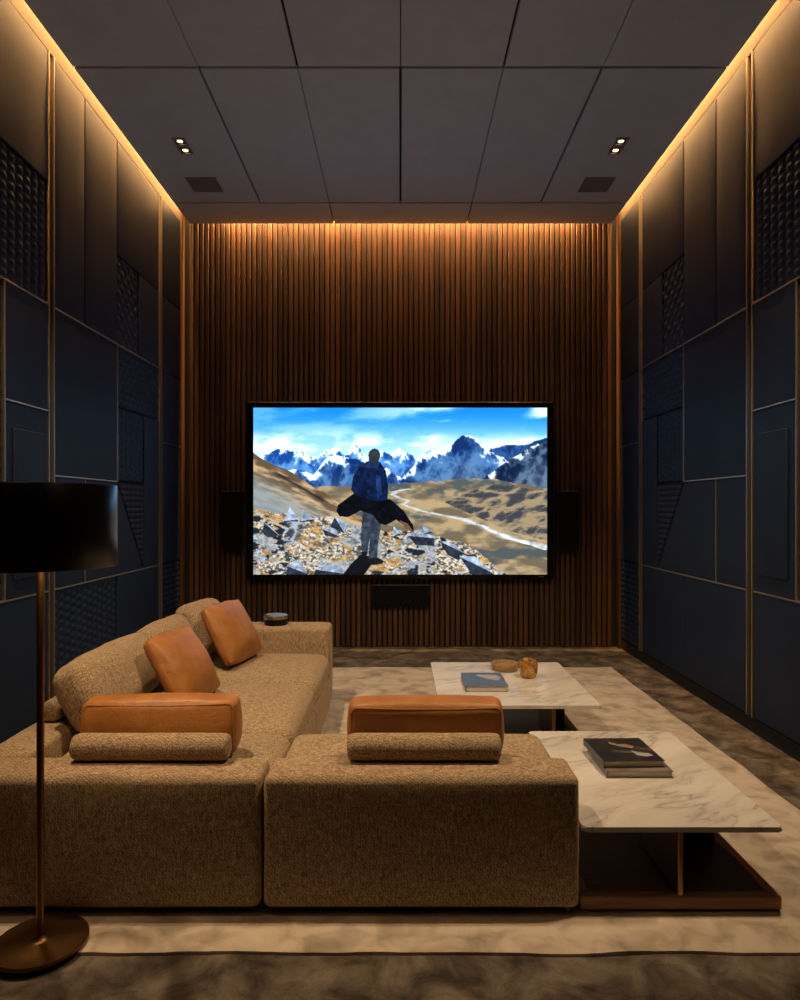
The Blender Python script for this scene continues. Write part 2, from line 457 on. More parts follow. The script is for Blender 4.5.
Z0, Z1, Z2, Z3, Z4, Z5, ZT = .09, .82, 1.49, 1.86, 2.475, 3.12, 3.942
Y1a, Y1b = 3.915, 3.995; Y2a, Y2b = 5.715, 5.79
YC = 6.272; YM, YN, YD = 4.375, 4.875, 5.386
for s, side in ((-1, 'left'), (1, 'right')):
    wall = struct('wall_'+side, box(*sorted((s*(XW+PT), s*(XW+.17))), YF, YB+.03, 0, ZTOP), M['dark_backing'], smooth=False)
    P = lambda *a, **k: plain_panel(s, wall, *a, **k)
    R = lambda *a, **k: relief_panel(s, wall, *a, **k)
    # far bay
    P(Y2b, YC, Z5, ZT); P(Y2b, YC, Z4, Z5); P(Y2b, YC, Z3, Z4); P(Y2b, YC, Z1, Z3); R(Y2b, YC, Z0, Z1, 'h')
    # middle bay
    P(YN, Y2a, Z5, ZT); P(YM, YN, Z4, ZT); P(Y1b, YM, Z4, ZT)
    R(YN, 5.28, Z4, Z5, 'd'); P(5.28, Y2a, Z4, Z5)
    R(YN, Y2a, 2.034, Z4, 'h'); P(YD, Y2a, Z1, 2.034); R(YN, YD, Z2, 2.034, 'v')
    P(Y1b, YN, Z2, Z4)
    poly_panel(s, wall, [(YD, Z2), (YN, Z2), (YD, Z1)], 'navy_ribbed', 'quilted_panel')
    poly_panel(s, wall, [(YN-.004, Z2), (YD-.006, Z1), (YM, Z1), (YM, Z2)], 'navy_fabric', 'padded_panel')
    P(Y1b, YM, Z1, Z2)
    P(YN, Y2a, Z0, Z1)
    if s < 0: R(Y1b, YN, Z0, Z1, 'v')
    else: P(Y1b, YN, Z0, Z1)
    # near bay
    P(3.0, Y1a, 3.18, ZT); R(3.0, Y1a, Z4, 3.18, 'v'); P(3.49, Y1a, Z3, Z4)
    R(3.0, 3.48, Z1, Z4, 'h')
    P(3.49, Y1a, Z1, Z3)
    bm = soft_box(.29, .014, .80, .006, (0, .003, 0), n=2, pw=6)
    for v in bm.verts: v.co = Vector((s*(XW-.006), 3.705, 1.32))+Vector((v.co.y, v.co.x, v.co.z))
    obj('raised_panel', bm, M['navy_fabric'], wall)
    P(3.0, Y1a, Z0, Z1)
    # towards the camera, outside the frame
    for ya, yb in ((2.1, 2.99), (1.1, 2.09), (.1, 1.09), (YF+.01, .09)):
        P(ya, yb, Z0, Z1); P(ya, yb, Z1, Z4); P(ya, yb, Z4, ZT)
    # metal strips
    def strip(ya, yb, za, zb, d=.034):
        obj('brass_trim', box(*sorted((s*(XW+PT-.002), s*(XW+PT-d))), ya, yb, za, zb, bev=.0015, seg=1), M['brass'], wall, smooth=False)
    for ya, yb in ((Y1a, Y1b), (Y2a, Y2b)):
        strip(ya+.006, ya+.015, Z0, ZT, .034); strip(yb-.015, yb-.006, Z0, ZT, .034)
    hz = .0045
    strip(Y1b, Y2a, Z4-hz, Z4+hz); strip(3.0, Y1a, Z4-hz, Z4+hz); strip(Y1b, YN, Z2-hz, Z2+hz)
    strip(Y1b, Y2a, Z1-hz, Z1+hz); strip(3.0, Y1a, Z1-hz, Z1+hz); strip(3.49, Y1a, Z3-hz, Z3+hz)
    strip(YN-hz, YN+hz, Z2, Z4); strip(YM-.003, YM+.003, Z1, Z2); strip(3.482, 3.490, Z1, Z4)
    strip(Y2b, YC, Z3-.003, Z3+.003)
    obj('corner_trim', box(*sorted((s*(XW+PT-.001), s*(XW-.012))), YC+.004, YB-.0005, .002, ZTOP-.01, bev=.004), M['walnut_post'], wall, smooth=False)
    obj('plinth', box(*sorted((s*(XW+PT), s*(XW+.012))), YF, YC+.003, 0, .086), M['dark_backing'], wall, smooth=False)
    obj('cove_lining', box(*sorted((s*(XW+PT), s*(XW+.001))), YF, YC+.002, ZT-.003, ZTOP), M['cove_paint'], wall, smooth=False)

# ------------------------------------------------------------------ cove lighting
def area(name, loc, rot, sx, sy, w, col, parent, spread=180):
    d = bpy.data.lights.new(name, 'AREA'); d.shape = 'RECTANGLE'; d.size = sx; d.size_y = sy; d.energy = w; d.color = col
    d.spread = math.radians(spread)
    o = bpy.data.objects.new(name, d); link(o); o.parent = parent; o.location = Vector(loc)-wloc(parent); o.rotation_euler = rot
    return o
for s, side in ((-1, 'left'), (1, 'right')):
    Lr = YB-.06-YF; ym = (YB-.06+YF)/2
    t = thing('linear_light', 'warm linear light recessed along the ceiling edge above the %s panelled wall' % side, 'light', (s*(XC+.005), ym, 4.105))
    obj('housing', box(*sorted((s*(XC+.001), s*(XC+.027))), ym-Lr/2, ym+Lr/2, 4.108, 4.128), M['steel'], t, smooth=False)
    obj('diffuser', box(*sorted((s*(XC+.0015), s*(XC+.010))), ym-Lr/2, ym+Lr/2, 4.103, 4.108), M['led_strip'], t, smooth=False)
    area('strip_light', (s*(XC+.0055), ym, 4.099), (0, 0, 0), .007, Lr, COVE_W*Lr, WARM_COVE, t)
t = thing('linear_light', 'warm linear light recessed along the ceiling edge above the wooden slat wall', 'light', (0, 6.325, 4.105))
obj('housing', box(-1.68, 1.68, 6.321, 6.343, 4.108, 4.128), M['steel'], t, smooth=False)
obj('diffuser', box(-1.68, 1.68, 6.3215, 6.329, 4.103, 4.108), M['led_strip'], t, smooth=False)
area('strip_light', (0, 6.325, 4.099), (0, 0, 0), 3.36, .007, COVE_BACK_W*3.36, WARM_COVE, t)

# ------------------------------------------------------------------ rug
def make_rug():
    bm = bmesh.new(); x0, x1, y0, y1 = -1.72, 1.70, 1.975, 5.50
    nx, ny = 150, 60; T = .012; G = []
    for i in range(nx+1):
        row = []
        for j in range(ny+1):
            u, v = i/nx, j/ny; x = x0+(x1-x0)*u; y = y0+(y1-y0)*v
            w = noise.noise(Vector((x*3.1, y*3.1, 2.0)))*.010+noise.noise(Vector((x*9, y*9, 4.0)))*.004
            if j == 0: y += w
            if j == ny: y += w
            if i == 0 or i == nx: x += w
            z = T
            if j <= 1: z = T*(.75 if j == 0 else 1)+max(0, noise.noise(Vector((x*4, 0, 7))))*.007
            row.append(bm.verts.new((x, y, z)))
        G.append(row)
    for i in range(nx):
        for j in range(ny): bm.faces.new((G[i][j], G[i+1][j], G[i+1][j+1], G[i][j+1]))
    ring = [G[i][0] for i in range(nx)]+[G[nx][j] for j in range(ny)]+[G[i][ny] for i in range(nx, 0, -1)]+[G[0][j] for j in range(ny, 0, -1)]
    low = [bm.verts.new((v.co.x, v.co.y, .0005)) for v in ring]
    for k in range(len(ring)):
        m = (k+1) % len(ring); bm.faces.new((ring[k], low[k], low[m], ring[m]))
    bm.faces.new(low)
    return bm
rug = tag(rebase(obj('rug', make_rug(), M['rug'])), 'large beige rug with mottled pile under the sofa and marble tables', 'rug')
RZ = .0125

# ------------------------------------------------------------------ television and speakers
def poly_mask(X, Y, pts):
    m = np.zeros(X.shape, bool); n = len(pts)
    for i in range(n):
        x0, y0 = pts[i]; x1, y1 = pts[(i+1) % n]
        if y0 == y1: continue
        c = ((Y > min(y0, y1)) & (Y <= max(y0, y1)))
        xi = x0+(Y-y0)*(x1-x0)/(y1-y0); m ^= (c & (X < xi))
    return m
def vnoise(X, Y, seed):
    r = np.random.default_rng(seed).random((256, 256)); xi = np.floor(X).astype(int); yi = np.floor(Y).astype(int)
    fx = X-xi; fy = Y-yi; fx = fx*fx*(3-2*fx); fy = fy*fy*(3-2*fy)
    g = lambda a, b: r[a % 256, b % 256]
    return (g(xi, yi)*(1-fx)+g(xi+1, yi)*fx)*(1-fy)+(g(xi, yi+1)*(1-fx)+g(xi+1, yi+1)*fx)*fy
def fbm(X, Y, seed, o=5, gain=.5):
    t = 0; a = 1; n = 0
    for k in range(o): t = t+a*vnoise(X*2**k, Y*2**k, seed+k); n += a; a *= gain
    return t/n
def ridged(X, Y, seed, o=5):
    t = 0; a = 1; n = 0
    for k in range(o): t = t+a*(1-np.abs(2*vnoise(X*2**k, Y*2**k, seed+k)-1)); n += a; a *= .55
    return t/n
def lerp(a, b, t): return a+(np.asarray(b, float)-a)*t[..., None]
def sm(x, a, b): t = np.clip((x-a)/(b-a), 0, 1); return t*t*(3-2*t)
def paint(nx, ny):
    """the mountain picture showing on the screen; X, Y in units of a 733 x 413 picture, Y down"""
    X, Y = np.meshgrid(np.linspace(0, 733, nx), np.linspace(0, 413, ny), indexing='ij')
    C = lambda *c: np.broadcast_to(np.array(c, float), X.shape+(3,)).copy()
    im = lerp(C(34, 138, 220), (160, 208, 244), sm(Y, 0, 110))
    cl = fbm(X/150+3, Y/38+X/420, 11); cloud = sm(cl, .44, .70)*(.35+.65*sm(X, 180, 520))
    im = lerp(im, (222, 236, 248), cloud*.9)
    im = lerp(im, (240, 247, 252), sm(fbm(X/60, Y/26, 31), .38, .62)*np.exp(-((Y-92)/24)**2)*(1-.5*sm(X, 300, 500)))
    def ridge(pts, rough, sd): 
        px, py = zip(*pts); return np.interp(X, px, py)+(fbm(X/26, X*0+sd, sd, 5)-.5)*rough
    def mountain(im, top, cols, snow, sd, base=400, sx=34., sy=46.):
        m = Y > top
        rel = ridged(X/sx+Y/90, Y/sy-X/130, sd); rel2 = ridged(X/14-Y/40, Y/26, sd+9, 4)
        lit = sm(.82*rel+.18*rel2, .44, .78); c = lerp(C(*cols[0]), cols[1], lit)
        dd = Y-top; sn = sm(rel*.45+rel2*.3+fbm(X/26-Y/40, Y/34, sd+5)*.25-dd/snow*.34, .53, .61)*np.clip(1.25-dd/snow, 0, 1)
        c = lerp(c, (232, 242, 252), np.clip(sn, 0, 1)*.9); hz = sm(dd, 25, 120)*.45
        c = lerp(c, (126, 142, 162), hz)
        return np.where(m[..., None], c, im)
    im = mountain(im, ridge([(0, 120), (60, 100), (110, 112), (160, 122), (180, 100), (230, 112), (248, 93), (285, 120), (330, 112), (365, 103), (400, 120), (430, 108), (733, 110)], 26, 3), [(30, 80, 150), (100, 154, 210)], 60, 40)
    im = mountain(im, ridge([(0, 400), (575, 130), (590, 98), (640, 92), (700, 84), (733, 76)], 10, 9), [(26, 58, 108), (56, 100, 156)], 14, 47)
    im = mountain(im, ridge([(0, 140), (150, 165), (170, 138), (205, 112), (260, 128), (330, 152), (372, 172), (420, 118), (470, 104), (497, 86), (520, 64), (552, 72), (590, 106), (640, 140), (733, 190)], 20, 5), [(24, 58, 112), (88, 132, 180)], 60, 53)
    im = mountain(im, ridge([(0, 500), (560, 185), (610, 150), (680, 104), (733, 82)], 18, 6), [(22, 40, 72), (92, 116, 142)], 40, 59)
    # valley floor
    v = Y > ridge([(0, 190), (200, 196), (300, 196), (380, 186), (520, 178), (600, 176), (733, 200)], 10, 8)
    vt = fbm(X/46, Y/20, 71); vc = lerp(C(116, 106, 90), (172, 154, 122), sm(vt, .35, .65)); vc = lerp(vc, (88, 96, 98), sm(fbm(X/70, Y/24, 77), .52, .68))
    im = np.where(v[..., None], vc, im)
    # right foot slopes
    rs = Y > ridge([(0, 600), (400, 260), (520, 214), (600, 190), (733, 205)], 14, 12)
    rs &= Y < np.interp(X, [0, 400, 540, 640, 733], [0, 200, 262, 306, 330])
    rc = lerp(C(70, 74, 82), (158, 142, 116), sm(ridged(X/40+Y/40, Y/18, 83), .45, .78)); im = np.where(rs[..., None], rc, im)
    # left slope
    ls = Y > ridge([(0, 112), (30, 130), (90, 158), (150, 196), (210, 232), (260, 262), (733, 700)], 8, 14)
    lc = lerp(C(104, 88, 70), (190, 164, 126), sm(fbm(X/50+Y/60, Y/9-X/22, 91), .32, .68)); lc = lerp(lc, (140, 152, 160), sm(X*.55-Y+170, 40, -40)*.85)
    im = np.where(ls[..., None], lc, im)
    dark = np.exp(-((Y-(130+X*.57))/5)**2)*sm(X, 40, 70)*(1-sm(X, 165, 190)); im = lerp(im, (46, 44, 48), dark*.85)
    # river
    def riv(im, pts, wd, col):
        ys, xs, ws = zip(*[(p[1], p[0], p[2]) for p in pts]); xc = np.interp(Y, ys, xs)+(fbm(Y/7, Y*0, 101, 3)-.5)*14; hw = np.interp(Y, ys, ws)*wd
        return lerp(im, col, np.clip(1.3-np.abs(X-xc)/hw, 0, 1)*(.55+.45*sm(fbm(X/9, Y/5, 151), .3, .6))*((Y > ys[0]) & (Y < ys[-1])))
    im = riv(im, [(400, 200, 22), (352, 208, 24), (345, 216, 14), (385, 230, 11), (375, 240, 12), (420, 256, 20), (520, 275, 34), (585, 300, 26), (640, 322, 42), (733, 345, 50), (760, 352, 40)], .5, (196, 206, 216))
    im = riv(im, [(540, 282, 8), (595, 304, 10), (660, 330, 24), (733, 352, 20)], .4, (226, 232, 238))
    # rocky foreground
    fg = Y > ridge([(0, 252), (70, 262), (170, 268), (260, 290), (330, 306), (410, 304), (470, 320), (540, 340), (600, 392), (640, 420), (733, 430)], 16, 17)
    g = fbm(X/5, Y/3.6, 111, 4, .6); gc = lerp(C(86, 80, 72), (208, 200, 184), sm(g, .30, .66))
    gc = lerp(gc, (182, 142, 82), sm(fbm(X/30, Y/18, 121), .54, .66)*.65); gc = lerp(gc, (150, 160, 172), sm(fbm(X/48+9, Y/30, 127), .52, .66)*.7)
    rk = ridged(X/24+Y/50, Y/15-X/60, 131, 4); rsel = sm(fbm(X/34, Y/17, 137), .50, .56)*(.4+.6*sm(np.abs(X-190), 60, 130))
    gc = lerp(gc, (40, 48, 60), rsel*sm(rk, .70, .58)); gc = lerp(gc, (168, 182, 200), rsel*sm(rk, .72, .82))
    im = np.where(fg[..., None], gc, im)
    q = lambda pts: [(x-35, y-35) for x, y in pts]
    def fill(im, pts, col, tex=0, sd=1):
        m = poly_mask(X, Y, q(pts)); n = 1+tex*(fbm(X/9, Y/9, sd, 4)-.5)*2
        return np.where(m[..., None], np.array(col)*n[..., None], im)
    for pts, a in (([(62, 320), (78, 334), (98, 352), (70, 356), (56, 344)], 0), ([(126, 282), (148, 316), (110, 318)], 0), ([(158, 290), (186, 316), (150, 318)], 0), ([(238, 306), (270, 326), (262, 346), (226, 330)], 0),
                   ([(208, 336), (240, 340), (250, 356), (214, 352)], 0), ([(420, 352), (462, 346), (488, 360), (486, 378), (440, 374)], 0), ([(500, 366), (540, 378), (560, 396), (548, 414), (520, 400)], 0),
                   ([(550, 404), (590, 408), (636, 448), (580, 448)], 0), ([(385, 330), (402, 350), (384, 356)], 0), ([(456, 326), (482, 346), (462, 348)], 0), ([(120, 428), (150, 416), (170, 448), (116, 448)], 0), ([(190, 436), (246, 424), (262, 448), (186, 448)], 0)):
        im = fill(im, pts, (50, 58, 70), .5, 7)
        im = fill(im, [(x-3+(y < 360)*3, y-5) if i % 2 else (x, y-2) for i, (x, y) in enumerate(pts)][:3]+[pts[0]], (150, 164, 184), .4, 9)
    # standing walker seen from behind
    im = fill(im, [(306, 396), (280, 420), (258, 448), (312, 448), (330, 424), (352, 420), (338, 408)], (26, 28, 36), .2)
    im = fill(im, [(308, 290), (352, 296), (353, 330), (346, 376), (344, 412), (322, 412), (326, 352), (319, 398), (305, 396), (303, 350)], (62, 72, 84), .45, 3)
    im = fill(im, [(320, 408), (346, 406), (360, 414), (358, 421), (336, 425), (320, 420)], (34, 34, 38), .2)
    im = fill(im, [(304, 392), (320, 392), (318, 402), (304, 404)], (34, 34, 38), .2)
    im = fill(im, [(262, 264), (246, 276), (242, 292), (250, 304), (272, 306), (302, 290), (332, 300), (350, 322), (366, 326), (392, 312), (416, 330), (436, 345), (434, 326), (410, 290), (378, 262), (350, 258), (290, 244)], (17, 19, 28), .5, 5)
    im = fill(im, [(400, 314), (420, 322), (436, 344), (418, 336)], (120, 84, 64), .3)
    im = fill(im, [(318, 168), (334, 163), (352, 170), (366, 192), (372, 232), (370, 262), (352, 268), (324, 262), (288, 250), (279, 238), (284, 204), (300, 180)], (20, 38, 72), .5, 4)
    im = fill(im, [(330, 166), (350, 170), (346, 186), (316, 184), (304, 178)], (36, 58, 100), .3)
    im = fill(im, [(340, 200), (352, 206), (356, 250), (344, 258)], (36, 62, 108), .3)
    e = ((X-302)/15)**2+((Y-118)/17)**2 < 1; im = np.where(e[..., None], np.array((58, 68, 76))*(.95+.4*(fbm(X/5, Y/4, 6)-.5))[..., None], im)
    im = fill(im, [(324, 158), (346, 158), (348, 170), (322, 168)], (60, 56, 58), .1)
    return (np.clip(im, 0, 255)/255.0)**1.22

YT = 6.295
tvx = lambda u: (u-CU)/F*YT
tvz = lambda v: EYE-(v-CV)/F*YT
tv = thing('television', 'huge wall television showing a hiker in front of snowy mountains', 'television', (0, YT+.03, tvz(579)))
fx0, fx1, fz0, fz1 = tvx(247), tvx(553.5), tvz(579), tvz(402)
sx0, sx1, sz0, sz1 = tvx(253.2), tvx(547.2), tvz(574.6), tvz(407.6)
bm = bmesh.new()
add_box(bm, fx0, fx1, YT, YT+.06, sz1, fz1, bev=.003, seg=1); add_box(bm, fx0, fx1, YT, YT+.06, fz0, sz0, bev=.003, seg=1)
add_box(bm, fx0, sx0, YT+.0005, YT+.06, sz0-.002, sz1+.002); add_box(bm, sx1, fx1, YT+.0005, YT+.06, sz0-.002, sz1+.002)
obj('frame', bm, M['black_gloss'], tv, smooth=False)
obj('back_cover', box(sx0-.01, sx1+.01, YT+.02, YT+.062, sz0-.01, sz1+.01), M['black_plastic'], tv, smooth=False)
obj('logo_mark', box(tvx(538.5), tvx(543.5), YT-.0015, YT+.001, tvz(577.0), tvz(576.3)), M['steel'], tv, smooth=False)
def make_screen():
    nx, ny = 588, 336; img = paint(nx, ny)
    xs = np.linspace(sx0, sx1, nx); zs = np.linspace(sz1, sz0, ny)
    XX, ZZ = np.meshgrid(xs, zs, indexing='ij'); L = wloc(tv)
    co = np.stack([XX-L.x, np.full_like(XX, YT+.012)-L.y, ZZ-L.z], -1).reshape(-1, 3)
    idx = np.arange(nx*ny).reshape(nx, ny)
    f = np.stack([idx[:-1, :-1], idx[:-1, 1:], idx[1:, 1:], idx[1:, :-1]], -1).reshape(-1, 4)
    me = bpy.data.meshes.new('screen'); me.vertices.add(len(co)); me.vertices.foreach_set('co', co.ravel().astype(np.float32))
    me.loops.add(f.size); me.loops.foreach_set('vertex_index', f.ravel().astype(np.int32))
    me.polygons.add(len(f)); me.polygons.foreach_set('loop_start', np.arange(0, f.size, 4, dtype=np.int32))
    me.update(calc_edges=True); me.validate()
    c = img.reshape(-1, 3); l = np.where(c <= .04045, c/12.92, ((c+.055)/1.055)**2.4)
    at = me.color_attributes.new('picture', 'FLOAT_COLOR', 'POINT')
    at.data.foreach_set('color', np.concatenate([l, np.ones((len(l), 1))], 1).ravel().astype(np.float32))
    m = bpy.data.materials.new('screen_picture'); m.use_nodes = True; nt = m.node_tree; nt.nodes.clear()
    a = nt.nodes.new('ShaderNodeAttribute'); a.attribute_name = 'picture'
    e = nt.nodes.new('ShaderNodeEmission'); e.inputs[1].default_value = SCREEN
    o = nt.nodes.new('ShaderNodeOutputMaterial'); nt.links.new(a.outputs['Color'], e.inputs[0]); nt.links.new(e.outputs[0], o.inputs[0])
    me.materials.append(m); ob = bpy.data.objects.new('screen', me); link(ob); ob.parent = tv
make_screen()

def speaker(u0, u1, v0, v1, label, cat_group):
    Yp = 6.30; x0, x1 = [(u-CU)/F*Yp for u in (u0, u1)]; z1, z0 = [EYE-(v-CV)/F*Yp for v in (v0, v1)]
    t = thing('wall_speaker', label, 'speaker', ((x0+x1)/2, Yp+.03, z0), cat_group)
    obj('cabinet', box(x0, x1, Yp+.012, YB-.0005, z0, z1, bev=.004), M['black_plastic'], t, smooth=False)
    obj('speaker_grille', box(x0+.006, x1-.006, Yp, Yp+.014, z0+.006, z1-.006, bev=.004), M['grille'], t, smooth=False)
speaker(221, 243, 491, 551.5, 'slim black speaker on the slat wall to the left of the television', 'wall speakers around the television')
speaker(557.5, 579.5, 491, 551.5, 'slim black speaker on the slat wall to the right of the television', 'wall speakers around the television')
speaker(371, 429.5, 585, 606, 'wide black centre speaker on the slat wall below the television', 'wall speakers around the television')

# ------------------------------------------------------------------ ceiling fittings
def downlight(x, y, label, energy, group='twin ceiling downlights'):
    t = thing('ceiling_downlight', label, 'downlight', (x, y, ZC), group)
    for dy in (-.062, .062):
        cy = y+dy; a, b = .046, .034; bm = bmesh.new()
        for q in ((x-a, x+a, cy-a, cy-b), (x-a, x+a, cy+b, cy+a), (x-a, x-b, cy-b, cy+b), (x+b, x+a, cy-b, cy+b)):
            add_box(bm, *q, ZC-.012, ZC-.0005)
        tr = obj('trim_ring', bm, M['brass'], t, smooth=False)
        obj('reflector', box(x-b, x+b, cy-b, cy+b, ZC-.003, ZC-.0008), M['black_metal'], tr, smooth=False)
        obj('lens', add_lathe(bmesh.new(), [(0, ZC-.0035), (.021, ZC-.0045), (.021, ZC-.003)], x, cy, 20), M['lamp_lens'], tr)
        d = bpy.data.lights.new('spot', 'SPOT'); d.energy = energy; d.color = WARM; d.spot_size = math.radians(80); d.spot_blend = .8; d.shadow_soft_size = .03
        o = bpy.data.objects.new('spot', d); link(o); o.parent = t; o.location = (0, dy, -.03); o.rotation_euler = (0, math.copysign(math.radians(17), x)*1.0, 0) if y < 0 else (math.radians(14 if y > 4 else 20), math.copysign(math.radians(14), x), 0)
    return t
downlight(-1.587, 4.955, 'twin square brass downlight in the ceiling beside the left panelled wall', SPOT_FAR)
downlight(1.587, 4.955, 'twin square brass downlight in the ceiling beside the right panelled wall', SPOT_FAR)
downlight(-1.40, 2.45, 'twin square brass downlight in the ceiling above the sofa corner', SPOT_NEAR)
downlight(1.40, 2.45, 'twin square brass downlight in the ceiling above the nearer marble table', SPOT_NEAR)
downlight(-1.25, .20, 'twin square brass downlight in the ceiling behind the floor lamp', SPOT_REAR)
downlight(1.25, .20, 'twin square brass downlight in the ceiling at the back of the room, right side', SPOT_REAR)
for s, side in ((-1, 'left'), (1, 'right')):
    x, y = s*1.60, 5.555
    t = thing('ceiling_speaker', 'square dark speaker grille in the ceiling beside the %s panelled wall' % side, 'speaker', (x, y, ZC), 'ceiling speakers')
    bm = bmesh.new(); a, b = .122, .112
    for q in ((x-a, x+a, y-a, y-b), (x-a, x+a, y+b, y+a), (x-a, x-b, y-b, y+b), (x+b, x+a, y-b, y+b)): add_box(bm, *q, ZC-.005, ZC-.0005)
    obj('frame', bm, M['ceiling_grille'], t, smooth=False)
    obj('grille_mesh', box(x-b, x+b, y-b, y+b, ZC-.004, ZC-.0008), M['ceiling_grille'], t, smooth=False)

# ------------------------------------------------------------------ sofa modules
def part_soft(name, parent, x0, x1, y0, y1, z0, z1, r, puff=(0, 0, 0), n=10, wr=.0, seed=0., mat='fabric', pw=4., flat_bottom=True):
    bm = soft_box(x1-x0, y1-y0, z1-z0, r, puff, n, wr, 6., seed, flat_bottom, pw)
    bmesh.ops.translate(bm, vec=((x0+x1)/2, (y0+y1)/2, (z0+z1)/2), verts=bm.verts)
    return obj(name, bm, M[mat], parent, angle=80)
def foot(parent, x, y, z1=.034):
    obj('foot', add_lathe(bmesh.new(), [(0, RZ), (.016, RZ), (.016, z1), (0, z1)], x, y, 16), M['steel'], parent, angle=30)
def base_rail(parent, x0, x1, y0, y1):
    obj('base_frame', box(x0, x1, y0, y1, .022, .035, bev=.002, seg=1), M['black_metal'], parent, smooth=False)

SY = 2.14; ZB = .035; ZP = .452; ZS = .40; XL = -1.45; XR = -.443
YS1, YS2, YE = 2.785, 3.575, 4.285
cm = thing('sofa_module', 'tan tweed corner sofa module behind the floor lamp', 'sofa', ((XL+XR)/2, 2.46, RZ), 'tweed sofa modules')
base_rail(cm, XL+.04, XR-.03, SY+.03, YS1-.02)
part_soft('back_panel', cm, XL, XR, SY, SY+.185, ZB, ZP, .024, (0, .006, .004), 12, .0015, 1)
part_soft('side_panel', cm, XL, XL+.17, SY+.187, YS1-.003, ZB, ZP, .019, (.004, 0, .004), 8, .0015, 2)
part_soft('seat_base', cm, XL+.172, XR, SY+.187, YS1-.003, ZB, .235, .02, (0, 0, 0), 8, .001, 3)
part_soft('seat_cushion', cm, XL+.175, XR, SY+.19, YS1-.010, .237, ZS-.016, .05, (.003, .002, .020), 10, .0015, 4)
for x, y in ((XL+.08, SY+.07), (XR-.08, SY+.07), (XL+.08, YS1-.08), (XR-.08, YS1-.08)): foot(cm, x, y)

mm = thing('sofa_module', 'armless tan tweed sofa module in the middle of the left row', 'sofa', ((XL+XR)/2, 3.18, RZ), 'tweed sofa modules')
base_rail(mm, XL+.04, XR-.03, YS1+.02, YS2-.02)
part_soft('back_panel', mm, XL, XL+.17, YS1+.003, YS2-.003, ZB, ZP, .019, (.004, 0, .004), 8, .0015, 5)
part_soft('seat_base', mm, XL+.172, XR, YS1+.003, YS2-.003, ZB, .235, .02, (0, 0, 0), 8, .001, 6)
part_soft('seat_cushion', mm, XL+.175, XR, YS1+.010, YS2-.010, .237, ZS-.016, .06, (.004, .002, .025), 10, .0015, 7)
for x, y in ((XL+.08, YS1+.08), (XR-.08, YS1+.08), (XL+.08, YS2-.08), (XR-.08, YS2-.08)): foot(mm, x, y)

em = thing('sofa_module', 'tan tweed sofa module with armrest nearest the television', 'sofa', ((XL+XR)/2, 4.03, RZ), 'tweed sofa modules')
base_rail(em, XL+.04, XR-.03, YS2+.02, YE+.18)
part_soft('back_panel', em, XL, XL+.17, YS2+.003, YE-.003, ZB, ZP, .019, (.004, 0, .004), 8, .0015, 8)
part_soft('seat_base', em, XL+.172, XR, YS2+.003, YE-.003, ZB, .235, .02, (0, 0, 0), 8, .001, 9)
part_soft('seat_cushion', em, XL+.175, XR, YS2+.010, YE-.004, .237, ZS-.016, .06, (.004, .002, .025), 10, .0015, 10)
part_soft('armrest', em, XL, XR-.010, YE, YE+.24, ZB, .545, .028, (.006, .006, .004), 10, .0015, 11)
for x, y in ((XL+.08, YS2+.08), (XR-.08, YS2+.08), (XL+.08, YE+.15), (XR-.08, YE+.15)): foot(em, x, y)

XA, XB = -.434, .566
pm = thing('sofa_module', 'wide tan tweed sofa module with its back to the viewer beside the marble table', 'sofa', ((XA+XB)/2, 2.46, RZ), 'tweed sofa modules')
base_rail(pm, XA+.03, XB-.03, SY+.03, 2.72)
part_soft('back_panel', pm, XA, XB, SY, SY+.185, ZB, ZP, .024, (0, .008, .005), 12, .0018, 12)
part_soft('seat_base', pm, XA, XB-.004, SY+.187, 2.745, ZB, .235, .02, (0, 0, 0), 8, .001, 13)
part_soft('seat_cushion', pm, XA+.002, XB-.004, SY+.19, 2.75, .237, ZS-.004, .045, (.002, .004, .012), 10, .0015, 14)
for x, y in ((XA+.08, SY+.07), (XB-.035, SY+.045), (XA+.08, 2.68), (XB-.08, 2.68)): foot(pm, x, y)
# welts along the back panels' top edges
for nm, par, a, b in (('seam', cm, XL+.012, XR-.012), ('seam', pm, XA+.012, XB-.012)):
    obj(nm, add_tube(bmesh.new(), [(a+(b-a)*i/30, SY+.0035+.0006*math.sin(i), ZP-.022) for i in range(31)], .0032, 6), M['fabric'], par)

# ------------------------------------------------------------------ bolsters and cushions
def bolster(label, p0, p1, r):
    p0, p1 = Vector(p0), Vector(p1); L = (p1-p0).length; bm = bmesh.new(); n = 28
    prof = [(0, -L/2), (r*.55, -L/2+.001), (r*.86, -L/2+.006), (r*.97, -L/2+.018), (r, -L/2+.035)]
    prof += [(r*(1+.006*math.sin(k*1.9)), -L/2+.035+(L-.07)*k/14) for k in range(1, 14)]
    prof += [(a, -b) for a, b in prof[4::-1]]
    add_lathe(bm, prof, 0, 0, n)
    rot = (p1-p0).to_track_quat('Z', 'Y').to_matrix().to_4x4()
    bmesh.ops.transform(bm, matrix=rot, verts=bm.verts)
    c = (p0+p1)/2; bmesh.ops.translate(bm, vec=(0, 0, r), verts=bm.verts)
    o = obj('bolster', bm, M['fabric'], angle=60); o.location = c-Vector((0, 0, r))
    return tag(o, label, 'bolster cushion', 'tweed bolsters on the sofa backs')
RB = .0445; ZR = ZP+.005+RB
u2x = lambda u, Y: (u-CU)/F*Y
bolster('tweed bolster on the sofa corner back, in front of a leather cushion', (u2x(73, 2.275), 2.275, ZR), (u2x(230.5, 2.275), 2.275, ZR), RB)
bolster('tweed bolster on the wide back panel in the middle of the picture', (u2x(347, 2.275), 2.275, ZR), (u2x(501, 2.275), 2.275, ZR), RB)
bolster('tweed bolster seen end-on along the sofa side by the left wall', (-1.372, 2.66, ZR), (-1.372, 3.25, ZR), RB)

